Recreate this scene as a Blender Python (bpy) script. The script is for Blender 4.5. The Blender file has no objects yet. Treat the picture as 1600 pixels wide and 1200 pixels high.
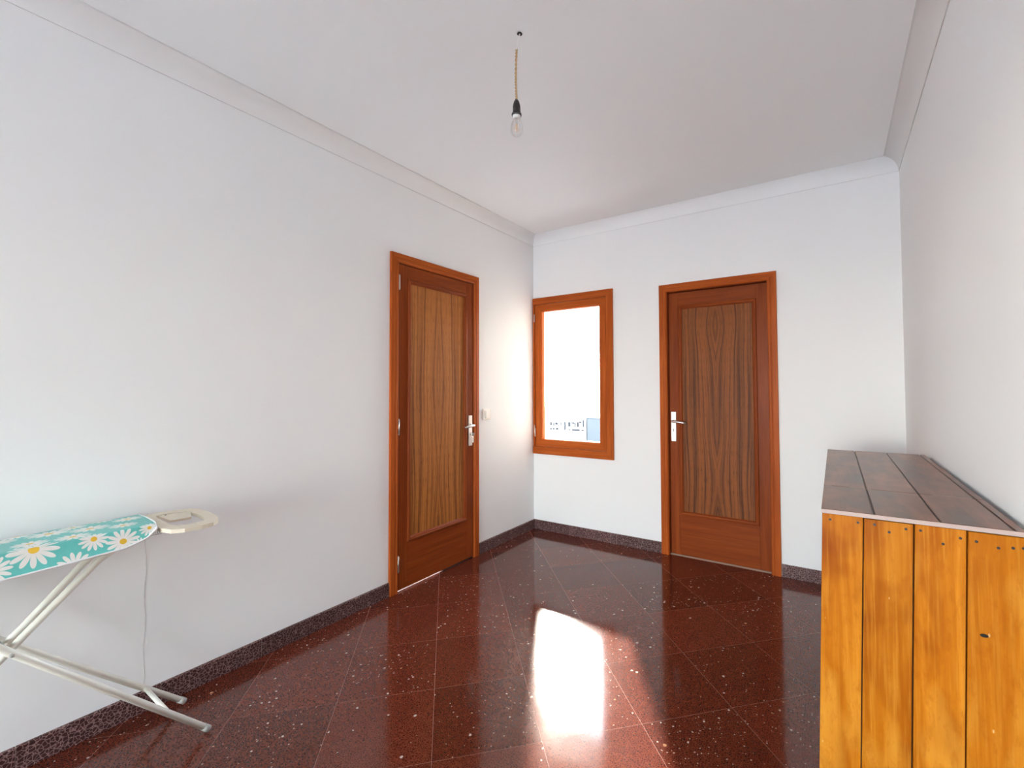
import bpy, bmesh, math, random
from mathutils import Vector, Matrix
random.seed(7)
S = bpy.context.scene
COL = S.collection
R = math.radians

# ------------------------------------------------------------------ camera
# metres; origin = floor corner of left wall (x=0) and back wall (y=0); room runs to +x and -y
F_PX, PPX, PPY = 705.877, 857.315, 587.251
YAW, PITCH, ROLL = 0.56376, 0.02799, -0.00456
CAM = Vector((2.4276, -3.5712, 1.3189))
cd = bpy.data.cameras.new('camera'); cam = bpy.data.objects.new('camera', cd); COL.objects.link(cam)
cd.sensor_fit = 'HORIZONTAL'; cd.sensor_width = 36.0
cd.lens = 36.0 * F_PX / 1600.0
cd.shift_x = (800 - PPX) / 1600.0
cd.shift_y = (PPY - 600) / 1600.0
cd.clip_start = 0.02; cd.clip_end = 1000
fw = Vector((-math.sin(YAW) * math.cos(PITCH), math.cos(YAW) * math.cos(PITCH), math.sin(PITCH)))
rt = Vector((math.cos(YAW), math.sin(YAW), 0)); up = rt.cross(fw)
r2 = rt * math.cos(ROLL) + up * math.sin(ROLL); u2 = -rt * math.sin(ROLL) + up * math.cos(ROLL)
cam.matrix_world = Matrix((
    (r2.x, u2.x, -fw.x, CAM.x), (r2.y, u2.y, -fw.y, CAM.y), (r2.z, u2.z, -fw.z, CAM.z), (0, 0, 0, 1)))
S.camera = cam

# ------------------------------------------------------------------ world, sun, exposure
SUN = Vector((-0.4595, 0.7470, 0.4804)).normalized()
SKY_STRENGTH = 0.62
SUN_STRENGTH = 3.0
w = bpy.data.worlds.new('sky'); S.world = w; w.use_nodes = True
nt = w.node_tree; nt.nodes.clear()
sky = nt.nodes.new('ShaderNodeTexSky'); sky.sky_type = 'NISHITA'; sky.sun_disc = False
sky.sun_elevation = math.asin(SUN.z); sky.sun_rotation = math.atan2(SUN.x, SUN.y)
sky.altitude = 20; sky.air_density = 1.0; sky.dust_density = 0.25; sky.ozone_density = 1.0
hsv = nt.nodes.new('ShaderNodeHueSaturation'); hsv.inputs['Saturation'].default_value = 0.48
bg = nt.nodes.new('ShaderNodeBackground'); bg.inputs['Strength'].default_value = SKY_STRENGTH
wo = nt.nodes.new('ShaderNodeOutputWorld')
nt.links.new(sky.outputs[0], hsv.inputs['Color']); nt.links.new(hsv.outputs[0], bg.inputs[0]); nt.links.new(bg.outputs[0], wo.inputs[0])
sl = bpy.data.lights.new('sun', 'SUN'); so = bpy.data.objects.new('sun', sl); COL.objects.link(so)
sl.energy = SUN_STRENGTH; sl.angle = R(2.0); sl.color = (1.0, 0.92, 0.80)
so.rotation_euler = (-SUN).to_track_quat('-Z', 'Y').to_euler(); so.location = SUN * 30
def portal(loc, rot, sx, sy):     # only guides sampling of the sky through a window
    l = bpy.data.lights.new('window_portal', 'AREA'); l.shape = 'RECTANGLE'; l.size = sx; l.size_y = sy
    l.cycles.is_portal = True
    o = bpy.data.objects.new('window_portal', l); COL.objects.link(o); o.location = loc; o.rotation_euler = rot
S.view_settings.view_transform = 'Standard'; S.view_settings.look = 'None'
S.view_settings.gamma = 1.0; S.view_settings.use_curve_mapping = False
S.view_settings.exposure = 2.76
try:
    S.cycles.max_bounces = 14; S.cycles.diffuse_bounces = 10; S.cycles.glossy_bounces = 5
    S.cycles.transparent_max_bounces = 12; S.cycles.use_denoising = True
    S.cycles.sample_clamp_indirect = 12
except Exception:
    pass

# ------------------------------------------------------------------ node helpers
class NT:
    def __init__(s, name):
        s.m = bpy.data.materials.new(name); s.m.use_nodes = True
        s.t = s.m.node_tree; s.t.nodes.clear()
        s.out = s.t.nodes.new('ShaderNodeOutputMaterial')
    def n(s, typ, ins=None, **kw):
        x = s.t.nodes.new(typ)
        for k, v in kw.items(): setattr(x, k, v)
        for k, v in (ins or {}).items(): s.set(x.inputs[k], v)
        return x
    def set(s, sock, v):
        if isinstance(v, bpy.types.NodeSocket): s.t.links.new(v, sock)
        elif isinstance(v, bpy.types.Node): s.t.links.new(v.outputs[0], sock)
        elif isinstance(v, tuple) and len(v) == 3 and sock.type == 'RGBA': sock.default_value = (*v, 1)
        else: sock.default_value = v
    def math(s, op, a, b=None, c=None, clamp=False):
        x = s.t.nodes.new('ShaderNodeMath'); x.operation = op; x.use_clamp = clamp
        for i, v in enumerate((a, b, c)):
            if v is not None: s.set(x.inputs[i], v)
        return x.outputs[0]
    def mix(s, fac, a, b, blend='MIX'):
        x = s.t.nodes.new('ShaderNodeMix'); x.data_type = 'RGBA'; x.blend_type = blend; x.clamp_factor = True
        s.set(x.inputs[0], fac); s.set(x.inputs[6], a); s.set(x.inputs[7], b)
        return x.outputs[2]
    def ramp(s, fac, stops, interp='LINEAR'):
        x = s.t.nodes.new('ShaderNodeValToRGB'); s.set(x.inputs[0], fac); cr = x.color_ramp; cr.interpolation = interp
        while len(cr.elements) < len(stops): cr.elements.new(0.5)
        for e, (p, c) in zip(cr.elements, stops):
            e.position = p; e.color = (*c, 1) if len(c) == 3 else c
        return x.outputs[0]
    def coords(s, scale=(1, 1, 1), jitter=0.0):
        c = s.n('ShaderNodeTexCoord').outputs['Object']
        if jitter:
            rnd = s.n('ShaderNodeObjectInfo').outputs['Random']
            off = s.math('MULTIPLY', rnd, jitter)
            cb = s.n('ShaderNodeCombineXYZ', {0: off, 1: off, 2: off})
            c = s.n('ShaderNodeVectorMath', {0: c, 1: cb.outputs[0]}, operation='ADD').outputs[0]
        mp = s.n('ShaderNodeMapping', {'Vector': c, 'Scale': scale})
        return mp.outputs[0]
    def noise(s, vec, scale, detail=3, rough=0.55, dist=0.0):
        return s.n('ShaderNodeTexNoise', {'Vector': vec, 'Scale': scale, 'Detail': detail, 'Roughness': rough, 'Distortion': dist}).outputs[0]
    def bsdf(s, color, rough=0.5, metal=0.0, spec=0.5, coat=0.0, coat_rough=0.1, bump=None, bump_d=0.001, bump_s=0.3, ior=1.5):
        b = s.n('ShaderNodeBsdfPrincipled', {'Base Color': color, 'Roughness': rough, 'Metallic': metal, 'IOR': ior})
        b.inputs['Specular IOR Level'].default_value = spec
        b.inputs['Coat Weight'].default_value = coat; b.inputs['Coat Roughness'].default_value = coat_rough
        if bump is not None:
            bn = s.n('ShaderNodeBump', {'Height': bump, 'Strength': bump_s, 'Distance': bump_d}); s.t.links.new(bn.outputs[0], b.inputs['Normal'])
        s.t.links.new(b.outputs[0], s.out.inputs[0]); return s.m

def plain(name, col, rough=0.5, metal=0.0, spec=0.5, var=0.06, scale=30):
    t = NT(name); v = t.coords()
    c = t.mix(t.noise(v, scale), tuple(x * (1 - var) for x in col), tuple(min(1, x * (1 + var)) for x in col))
    return t.bsdf(c, rough, metal, spec)

def paint(name, col):
    t = NT(name); v = t.coords()
    c = t.mix(t.noise(v, 1.3, 2), tuple(x * 0.985 for x in col), col)
    return t.bsdf(c, 0.75, spec=0.25, bump=t.noise(v, 90, 3), bump_d=0.0006, bump_s=0.12)

def wood(name, ca, cb, cc, axis, rough=0.35, grain=1.0, coat=0.0, jitter=7.0):
    t = NT(name)
    sc = [34 * grain] * 3; sc['xyz'.index(axis)] = 1.6 * grain
    v = t.coords(tuple(sc), jitter)
    n1 = t.noise(v, 1.0, 4, 0.6, 0.3)
    sc2 = [160] * 3; sc2['xyz'.index(axis)] = 5
    n2 = t.noise(t.coords(tuple(sc2), jitter), 1.0, 2)
    n3 = t.noise(t.coords((2.5, 2.5, 2.5), jitter), 1.0, 2)
    c = t.ramp(n1, [(0.3, ca), (0.52, cb), (0.75, cc)])
    c = t.mix(t.math('MULTIPLY', t.math('SUBTRACT', n2, 0.45), 1.4, clamp=True), c, tuple(x * 0.7 for x in ca))
    c = t.mix(t.math('MULTIPLY', n3, 0.35), c, cc)
    return t.bsdf(c, rough, spec=0.09, coat=coat, coat_rough=0.22, bump=n2, bump_d=0.0004, bump_s=0.25)

def veneer(name, across, cx, zc, light, mid, dark):
    """book-matched striped veneer; 'across' is the horizontal axis index, cx its centre, zc figure centres"""
    t = NT(name)
    sep = t.n('ShaderNodeSeparateXYZ', {0: t.n('ShaderNodeTexCoord').outputs['Object']})
    u = t.math('ABSOLUTE', t.math('SUBTRACT', sep.outputs[across], cx)); z = sep.outputs[2]
    def vec(a, b): return t.n('ShaderNodeCombineXYZ', {0: a, 1: b}).outputs[0]
    warp = t.math('MULTIPLY', t.math('SUBTRACT', t.noise(vec(t.math('MULTIPLY', u, 5), t.math('MULTIPLY', z, 1.3)), 1.0, 2), 0.5), 0.030)
    k = None
    for zz, hgt, amt in zc:                       # cathedral figures on the centre line
        dz = t.math('DIVIDE', t.math('SUBTRACT', z, zz), hgt)
        g = t.math('MULTIPLY', t.math('EXPONENT', t.math('MULTIPLY', t.math('MULTIPLY', dz, dz), -1.0)), amt)
        k = g if k is None else t.math('ADD', k, g)
    fall = t.math('EXPONENT', t.math('MULTIPLY', u, -9.0))
    uu = t.math('ADD', t.math('ADD', u, warp), t.math('MULTIPLY', k, fall))
    s1 = t.noise(vec(t.math('MULTIPLY', uu, 58), t.math('MULTIPLY', z, 0.5)), 1.0, 3, 0.62)
    s2 = t.noise(vec(t.math('MULTIPLY', uu, 190), t.math('MULTIPLY', z, 2.0)), 1.0, 2, 0.6)
    s3 = t.noise(vec(t.math('MULTIPLY', uu, 14), t.math('MULTIPLY', z, 0.35)), 1.0, 1)
    f = t.math('ADD', t.math('MULTIPLY', s1, 0.72), t.math('ADD', t.math('MULTIPLY', s2, 0.2), t.math('MULTIPLY', s3, 0.14)))
    c = t.ramp(f, [(0.36, dark), (0.46, mid), (0.55, light), (0.66, tuple(x * 1.15 for x in light))])
    pores = t.noise(vec(t.math('MULTIPLY', u, 420), t.math('MULTIPLY', z, 14)), 1.0, 1)
    c = t.mix(t.math('MULTIPLY', t.math('GREATER_THAN', pores, 0.64), 0.55), c, dark)
    return t.bsdf(c, 0.46, spec=0.15)

def terrazzo(name, lo, hi, scale, rough, chips=True, spec=0.5, edge=0.16):
    t = NT(name)
    co = t.n('ShaderNodeTexCoord').outputs['Object']
    rnd = t.n('ShaderNodeObjectInfo').outputs['Random']
    off = t.n('ShaderNodeCombineXYZ', {0: t.math('MULTIPLY', rnd, 31.0), 1: t.math('MULTIPLY', rnd, 17.0), 2: 0.0}).outputs[0]
    v = t.n('ShaderNodeVectorMath', {0: co, 1: off}, operation='ADD').outputs[0]
    wv = t.n('ShaderNodeTexNoise', {'Vector': v, 'Scale': scale * 0.8, 'Detail': 2}).outputs[1]
    v2 = t.n('ShaderNodeVectorMath', {0: v, 1: t.n('ShaderNodeVectorMath', {0: wv, 3: 0.9 / scale}, operation='SCALE').outputs[0]}, operation='ADD').outputs[0]
    vd = t.n('ShaderNodeTexVoronoi', {'Vector': v2, 'Scale': scale}, feature='DISTANCE_TO_EDGE').outputs['Distance']
    vc = t.n('ShaderNodeTexVoronoi', {'Vector': v2, 'Scale': scale}, feature='F1').outputs['Color']
    cr = t.n('ShaderNodeSeparateColor', {0: vc}).outputs[0]
    cell = t.mix(cr, tuple(x * 0.7 for x in lo), tuple(x * 1.2 for x in lo))
    f = t.math('SUBTRACT', 1.0, t.math('DIVIDE', vd, edge), clamp=True)
    c = t.mix(f, cell, hi)
    tone = t.math('ADD', 0.82, t.math('MULTIPLY', rnd, 0.36))
    c = t.mix(1.0, c, t.n('ShaderNodeCombineColor', {0: tone, 1: tone, 2: tone}).outputs[0], 'MULTIPLY')
    if chips:
        for sc, dens, rad, col in ((42, 0.88, 0.20, (0.55, 0.46, 0.39)), (95, 0.90, 0.25, (0.42, 0.30, 0.24)), (26, 0.965, 0.15, (0.45, 0.24, 0.13))):
            vo = t.n('ShaderNodeTexVoronoi', {'Vector': v2, 'Scale': sc, 'Randomness': 1.0}, feature='F1')
            rr = t.n('ShaderNodeSeparateColor', {0: vo.outputs['Color']})
            # chips vary from tile to tile
            th = t.math('SUBTRACT', dens + 0.14, t.math('MULTIPLY', t.math('FRACT', t.math('MULTIPLY', rnd, 7.3)), 0.22))
            on = t.math('GREATER_THAN', rr.outputs[0], th)
            inn = t.math('LESS_THAN', vo.outputs['Distance'], t.math('MULTIPLY', t.math('ADD', 0.35, rr.outputs[1]), rad))
            c = t.mix(t.math('MULTIPLY', on, inn), c, col)
    rg = t.math('ADD', rough, t.math('MULTIPLY', t.noise(v, 9, 3), 0.03))
    return t.bsdf(c, rg, spec=spec)

def glass(name, gloss=0.06, tint=(1, 1, 1)):
    t = NT(name)
    tr = t.n('ShaderNodeBsdfTransparent', {0: tint}); gl = t.n('ShaderNodeBsdfGlossy', {'Roughness': 0.02})
    lw = t.n('ShaderNodeLayerWeight', {'Blend': 0.25})
    fac = t.math('ADD', gloss, t.math('MULTIPLY', lw.outputs['Fresnel'], 0.35), clamp=True)
    mx = t.n('ShaderNodeMixShader', {0: fac, 1: tr, 2: gl}); t.t.links.new(mx.outputs[0], t.out.inputs[0]); return t.m

M = {}
M['wall'] = paint('wall_paint', (0.872, 0.888, 0.892))
M['ceil'] = paint('ceiling_paint', (0.88, 0.905, 0.908))
M['cove'] = paint('cove_paint', (0.89, 0.905, 0.908))
M['lip'] = paint('cove_lip_paint', (0.62, 0.62, 0.61))
M['ext'] = paint('outside_render', (0.85, 0.84, 0.82))
M['tile'] = terrazzo('terrazzo_red', (0.070, 0.0125, 0.0065), (0.180, 0.043, 0.023), 120, 0.085, edge=0.2)
M['skirt_tile'] = terrazzo('terrazzo_skirting', (0.048, 0.014, 0.014), (0.33, 0.21, 0.20), 78, 0.42, chips=False, spec=0.35, edge=0.11)
M['grout'] = plain('floor_grout', (0.34, 0.165, 0.125), 0.7)
M['grout_pale'] = plain('pale_grout', (0.5, 0.42, 0.38), 0.8)
CA, CB, CC = (0.31, 0.058, 0.010), (0.42, 0.086, 0.014), (0.54, 0.135, 0.026)
LA, LB, LC = (0.185, 0.034, 0.008), (0.245, 0.048, 0.010), (0.31, 0.070, 0.015)
for ax in 'xyz':
    M['case_' + ax] = wood('casing_wood_' + ax, CA, CB, CC, ax, 0.38)
    M['leaf_' + ax] = wood('door_leaf_wood_' + ax, LA, LB, LC, ax, 0.36)
M['veneer_l'] = veneer('striped_veneer_lit', 1, -1.2305, [(1.42, 0.20, -0.022), (0.70, 0.30, 0.030), (2.1, 0.2, 0.015)], (0.43, 0.155, 0.036), (0.26, 0.088, 0.022), (0.060, 0.021, 0.008))  # lighter golden tone carries the stronger light on the left door
M['veneer_r'] = veneer('striped_veneer_shaded', 0, 1.662, [(1.80, 0.17, -0.060), (0.60, 0.36, 0.055), (1.2, 0.2, 0.012)], (0.25, 0.076, 0.018), (0.125, 0.038, 0.012), (0.022, 0.009, 0.006))  # darker tone carries the dimmer light on the back door
M['steel'] = plain('satin_steel', (0.72, 0.71, 0.68), 0.28, 1.0)
M['hinge'] = plain('dull_steel', (0.62, 0.60, 0.56), 0.4, 0.9)
M['black'] = plain('dark_hole', (0.012, 0.011, 0.010), 0.8)
M['socket'] = plain('black_bakelite', (0.022, 0.020, 0.020), 0.4)
M['switch'] = plain('cream_plastic', (0.82, 0.80, 0.74), 0.35)
M['pane'] = glass('window_glass', 0.02)
M['bulb'] = glass('bulb_glass', 0.04, (0.97, 0.97, 0.96))
M['filament'] = plain('amber_filament', (0.85, 0.52, 0.22), 0.4)
M['white'] = plain('white_plastic', (0.84, 0.84, 0.82), 0.45)
M['cord'] = plain('woven_tan_cord', (0.55, 0.38, 0.20), 0.8, var=0.25, scale=400)
M['tube'] = plain('ivory_enamel_tube', (0.80, 0.80, 0.71), 0.35)
M['rest'] = plain('aged_cream_plastic', (0.70, 0.63, 0.50), 0.5)
M['capgrey'] = plain('grey_rubber', (0.42, 0.42, 0.39), 0.6)
M['mesh'] = plain('grey_metal_mesh', (0.32, 0.32, 0.30), 0.5, 0.4)
M['piping'] = plain('white_piping', (0.82, 0.83, 0.84), 0.7)
M['threshold'] = plain('threshold_strip', (0.48, 0.42, 0.34), 0.5)
M['asphalt'] = plain('pale_ground', (0.55, 0.53, 0.50), 0.9)
M['farwin'] = plain('far_window_dark', (0.018, 0.020, 0.022), 0.8, spec=0.1)
M['far_render'] = plain('far_white_render', (0.40, 0.395, 0.385), 0.9)
M['corr'] = plain('grey_blue_sheet', (0.062, 0.072, 0.078), 0.8, spec=0.1)

# ------------------------------------------------------------------ mesh helpers
def link(name, me, mat, parent=None):
    o = bpy.data.objects.new(name, me); COL.objects.link(o)
    if mat is not None:
        for m in (mat if isinstance(mat, (list, tuple)) else [mat]): me.materials.append(m)
    if parent is not None: o.parent = parent
    return o
def obj(name, bm, mat, parent=None, smooth=False):
    bmesh.ops.recalc_face_normals(bm, faces=bm.faces[:])
    me = bpy.data.meshes.new(name); bm.to_mesh(me); bm.free()
    if smooth:
        for p in me.polygons: p.use_smooth = True
    return link(name, me, mat, parent)
def empty(name, loc=(0, 0, 0), parent=None):
    o = bpy.data.objects.new(name, None); COL.objects.link(o); o.location = loc; o.empty_display_size = 0.05
    if parent: o.parent = parent
    return o
def tag(o, label=None, cat=None, group=None, kind=None):
    for k, v in (('label', label), ('category', cat), ('group', group), ('kind', kind)):
        if v: o[k] = v
    return o
def abox(bm, x0, x1, y0, y1, z0, z1, bev=0.0):
    vs = [bm.verts.new((x, y, z)) for x in (x0, x1) for y in (y0, y1) for z in (z0, z1)]
    fs = [bm.faces.new([vs[i] for i in q]) for q in ((0, 1, 3, 2), (4, 6, 7, 5), (0, 4, 5, 1), (2, 3, 7, 6), (0, 2, 6, 4), (1, 5, 7, 3))]
    if bev > 0:
        es = list({e for f in fs for e in f.edges})
        bmesh.ops.bevel(bm, geom=es, offset=bev, segments=1, affect='EDGES')
    return vs
def box(name, a, b, mat, parent=None, bev=0.0):
    bm = bmesh.new(); abox(bm, a[0], b[0], a[1], b[1], a[2], b[2], bev); return obj(name, bm, mat, parent)
def atube(bm, pts, rad, seg=12, caps=True):
    pts = [Vector(p) for p in pts]; rings = []
    rads = rad if isinstance(rad, (list, tuple)) else [rad] * len(pts)
    t0 = (pts[1] - pts[0]).normalized()
    nrm = t0.orthogonal().normalized()
    for i, p in enumerate(pts):
        a = pts[max(i - 1, 0)]; b = pts[min(i + 1, len(pts) - 1)]
        t = (b - a).normalized(); nrm = (nrm - t * nrm.dot(t)).normalized(); bn = t.cross(nrm)
        rings.append([bm.verts.new(p + (nrm * math.cos(2 * math.pi * k / seg) + bn * math.sin(2 * math.pi * k / seg)) * rads[i]) for k in range(seg)])
    for i in range(len(rings) - 1):
        for k in range(seg): bm.faces.new((rings[i][k], rings[i][(k + 1) % seg], rings[i + 1][(k + 1) % seg], rings[i + 1][k]))
    if caps: bm.faces.new(rings[0][::-1]); bm.faces.new(rings[-1])
def tube(name, pts, rad, mat, parent=None, seg=12, smooth=True):
    bm = bmesh.new(); atube(bm, pts, rad, seg); return obj(name, bm, mat, parent, smooth)
def alathe(bm, prof, c, seg=24):
    rings = []
    for r, z in prof:
        if r < 1e-6: rings.append([bm.verts.new((c[0], c[1], z))])
        else: rings.append([bm.verts.new((c[0] + r * math.cos(2 * math.pi * k / seg), c[1] + r * math.sin(2 * math.pi * k / seg), z)) for k in range(seg)])
    for a, b in zip(rings, rings[1:]):
        for k in range(seg):
            k2 = (k + 1) % seg
            if len(a) == 1 and len(b) > 1: bm.faces.new((a[0], b[k], b[k2]))
            elif len(b) == 1 and len(a) > 1: bm.faces.new((a[k], b[0], a[k2]))
            elif len(a) > 1: bm.faces.new((a[k], b[k], b[k2], a[k2]))
def lathe(name, prof, c, mat, parent=None, seg=24):
    bm = bmesh.new(); alathe(bm, prof, c, seg); return obj(name, bm, mat, parent, True)

# planes: a mapper turns (u along wall, v up, h out of the wall into the room) into x,y,z
def ML(u, v, h): return (h, u, v)          # left wall
def MB(u, v, h): return (u, -h, v)         # back wall
def mbox(name, mp, u0, u1, v0, v1, h0, h1, mat, parent=None, bev=0.0):
    a, b = mp(u0, v0, h0), mp(u1, v1, h1)
    return box(name, [min(p, q) for p, q in zip(a, b)], [max(p, q) for p, q in zip(a, b)], mat, parent, bev)
def side(name, mp, p0, p1, inward, prof, m0, m1, mat, parent):
    """moulded strip from p0 to p1 (u,v); prof = [(offset inward, height)]; m0/m1 = mitre factors at the ends"""
    bm = bmesh.new(); p0 = Vector(p0); p1 = Vector(p1); d = (p1 - p0).normalized(); n = Vector(inward)
    ra = [bm.verts.new(mp(*(p0 + n * o + d * o * m0), h)) for o, h in prof]
    rb = [bm.verts.new(mp(*(p1 + n * o - d * o * m1), h)) for o, h in prof]
    k = len(prof)
    for i in range(k): bm.faces.new((ra[i], ra[(i + 1) % k], rb[(i + 1) % k], rb[i]))
    bm.faces.new(ra[::-1]); bm.faces.new(rb)
    return obj(name, bm, mat, parent)
def frame4(name, mp, u0, u1, v0, v1, prof, mh, mv, parent, bottom=True, foot=None):
    """four mitred strips; without bottom the uprights run down to v0 square"""
    mb = 1 if bottom else 0
    side(name, mp, (u0, v0), (u0, v1), (1, 0), prof, mb, 1, mv, parent)
    side(name, mp, (u1, v0), (u1, v1), (-1, 0), prof, mb, 1, mv, parent)
    side(name, mp, (u0, v1), (u1, v1), (0, -1), prof, 1, 1, mh, parent)
    if bottom: side(name, mp, (u0, v0), (u1, v0), (0, 1), prof, 1, 1, mh, parent)

# ------------------------------------------------------------------ room shell
W, REAR, ZC, ZCOVE = 2.799, -8.60, 2.768, 2.688
HB = 0.086
def wall(name, mp, us, vs, holes, thick):
    bm = bmesh.new()
    for i in range(len(us) - 1):
        for j in range(len(vs) - 1):
            cu, cv = (us[i] + us[i + 1]) / 2, (vs[j] + vs[j + 1]) / 2
            if any(a < cu < b and c < cv < d for a, b, c, d in holes): continue
            a, b = mp(us[i], vs[j], -thick), mp(us[i + 1], vs[j + 1], 0)
            abox(bm, min(a[0], b[0]), max(a[0], b[0]), min(a[1], b[1]), max(a[1], b[1]), min(a[2], b[2]), max(a[2], b[2]))
    bmesh.ops.remove_doubles(bm, verts=bm.verts[:], dist=1e-5)
    return tag(obj(name, bm, M['wall']), kind='structure')
DL = (-1.597, -0.865, 0.0, 2.156)          # left door opening (y0,y1,z0,z1)
DR = (1.2987, 2.0317, 0.0, 2.0874)         # back door opening
WN = (0.022, 0.768, 0.772, 2.118)          # window opening in back wall
RW = (0.10, 2.70, 0.0, 2.15)               # unseen glazed opening added behind the camera for daylight
def MR(u, v, h): return (W - h, u, v)
def MZ(u, v, h): return (u, REAR + h, v)
wl = wall('wall_left', ML, [REAR - 0.2, DL[0], DL[1], 0.0], [0, DL[3], ZC + 0.1], [DL], 0.15)
wb = wall('wall_back', MB, [-0.15, WN[0], WN[1], DR[0], DR[1], W + 0.15], [0, WN[2], DR[3], WN[3], ZC + 0.1], [DR, (WN[0], WN[1], WN[2], WN[3])], 0.15)
wr = wall('wall_right', MR, [REAR - 0.2, 0.0], [0, ZC + 0.1], [], 0.15)
wz = wall('wall_rear', MZ, [0.0, RW[0], RW[1], W], [0, RW[3], ZC + 0.1], [RW], 0.2)
# thin crack running down the left wall
bm = bmesh.new(); atube(bm, [(0.0004, -2.8655 + 0.0035 * math.sin(i * 1.7), 0.086 + i * 0.06) for i in range(13)], 0.0008, 6)
obj('crack_line', bm, plain('crack_grey', (0.50, 0.50, 0.49), 0.9), wl)

ce = tag(box('ceiling', (-0.15, REAR - 0.2, ZC), (W + 0.15, 0.15, ZC + 0.1), M['ceil']), kind='structure')

# coving: concave quarter round with a small lip
def cove(name, mp, u0, u1):
    RC = ZC - ZCOVE
    prof = [(0.0, ZCOVE - 0.004), (0.0045, ZCOVE - 0.004), (0.0045, ZCOVE)]
    for i in range(1, 11):
        a = math.pi / 2 * i / 10
        prof.append((0.0045 + RC * (1 - math.cos(a)), ZCOVE + RC * math.sin(a)))
    prof.append((0.0, ZC))
    bm = bmesh.new()
    # mitred into the room corners
    ra = [bm.verts.new(mp(u0 + h, v, h)) for h, v in prof]; rb = [bm.verts.new(mp(u1 - h, v, h)) for h, v in prof]
    k = len(prof)
    for i in range(k):
        f = bm.faces.new((ra[i], ra[(i + 1) % k], rb[(i + 1) % k], rb[i])); f.smooth = 2 <= i < k - 2
        if i < 1: f.material_index = 1
    bm.faces.new(ra[::-1]); bm.faces.new(rb)
    return tag(obj(name, bm, [M['cove'], M['lip']]), kind='structure')
cove('trim_1', ML, REAR, 0); cove('trim_2', MB, 0, W); cove('trim_3', MR, REAR, 0); cove('trim_4', MZ, 0, W)

# ------------------------------------------------------------------ floor: square terrazzo tiles laid on the diagonal
fl = tag(box('floor', (-0.15, REAR - 0.2, -0.12), (W + 0.15, 0.15, -0.0003), M['grout']), kind='structure')
def clip(poly, axis, val, keep_less):
    out = []
    for i in range(len(poly)):
        a, b = poly[i], poly[(i + 1) % len(poly)]
        ia = (a[axis] <= val) == keep_less; ib = (b[axis] <= val) == keep_less
        if ia: out.append(a)
        if ia != ib:
            t = (val - a[axis]) / (b[axis] - a[axis]); out.append((a[0] + (b[0] - a[0]) * t, a[1] + (b[1] - a[1]) * t))
    return out
SZ, A0, B0 = 0.4, 1.6594, -0.9532
PH = R(135); na = (-math.sin(PH), math.cos(PH)); da = (math.cos(PH), math.sin(PH))
shared = None
G = 0.00075
for i in range(-16, 26):
    for j in range(-16, 26):
        a0, a1 = A0 - i * SZ, A0 - (i + 1) * SZ; b0, b1 = B0 - j * SZ, B0 - (j + 1) * SZ
        ca_, cb_ = (a0 + a1) / 2, (b0 + b1) / 2; h = SZ / 2 - G
        cx, cy = na[0] * ca_ + da[0] * cb_, na[1] * ca_ + da[1] * cb_
        if cx < -0.4 or cx > W + 0.4 or cy > 0.4 or cy < REAR - 0.4: continue
        poly = [(cx + na[0] * p + da[0] * q, cy + na[1] * p + da[1] * q) for p, q in ((-h, -h), (h, -h), (h, h), (-h, h))]
        whole = all(0 <= p[0] <= W and REAR <= p[1] <= 0 for p in poly)
        if not whole:
            for ax, v, less in ((0, 0.0, False), (0, W, True), (1, 0.0, True), (1, REAR, False)):
                if poly: poly = clip(poly, ax, v, less)
            if len(poly) < 3: continue
            ar = abs(sum(p[0] * q[1] - q[0] * p[1] for p, q in zip(poly, poly[1:] + poly[:1]))) / 2
            if ar < 2e-4: continue
        if whole and shared: me = shared
        else:
            bm = bmesh.new()
            tp = [bm.verts.new((p[0] - cx, p[1] - cy, 0)) for p in poly]; bt = [bm.verts.new((p[0] - cx, p[1] - cy, -0.0003)) for p in poly]
            n = len(poly); bm.faces.new(tp)
            for q in range(n): bm.faces.new((tp[q], bt[q], bt[(q + 1) % n], tp[(q + 1) % n]))
            bmesh.ops.recalc_face_normals(bm, faces=bm.faces[:])
            me = bpy.data.meshes.new('floor_tile'); bm.to_mesh(me); bm.free(); me.materials.append(M['tile'])
            if whole: shared = me
        o = bpy.data.objects.new('floor_tile', me); COL.objects.link(o); o.parent = fl; o.location = (cx, cy, 0)

# ------------------------------------------------------------------ skirting of short terrazzo tiles
def skirting(name, mp, spans):
    root = tag(empty(name), kind='structure')
    for cuts in spans:
        g0, g1 = cuts[0], cuts[-1]
        mbox('grout_bed', mp, g0, g1, 0, HB - 0.002, 0, 0.0095, M['grout_pale'], root)
        for a, b in zip(cuts, cuts[1:]):
            bm = bmesh.new(); c = (a + b) / 2; hw = (b - a) / 2 - 0.0012
            pr = [(0, 0), (0.0125, 0), (0.0125, HB - 0.004), (0.009, HB), (0, HB)]
            ra = [bm.verts.new(mp(c - hw, v, h)) for h, v in pr]; rb = [bm.verts.new(mp(c + hw, v, h)) for h, v in pr]
            for i in range(5): bm.faces.new((ra[i], ra[(i + 1) % 5], rb[(i + 1) % 5], rb[i]))
            bm.faces.new(ra[::-1]); bm.faces.new(rb)
            obj('skirting_tile', bm, M['skirt_tile'], root)
    return root
skirting('baseboard_left', ML, [[REAR + 0.013] + [-3.209 - 0.4 * k for k in range(13, -1, -1)] + [-2.809, -2.415, -2.02, -1.659], [-0.8035, -0.41, -0.0005]])
skirting('baseboard_back', MB, [[0.0128, 0.392, 0.797, 0.846, 1.237], [2.0935, 2.45, W - 0.0128]])
skirting('baseboard_right', MR, [[REAR + 0.013] + [-0.4 * k for k in range(21, 0, -1)] + [-0.0005]])

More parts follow.
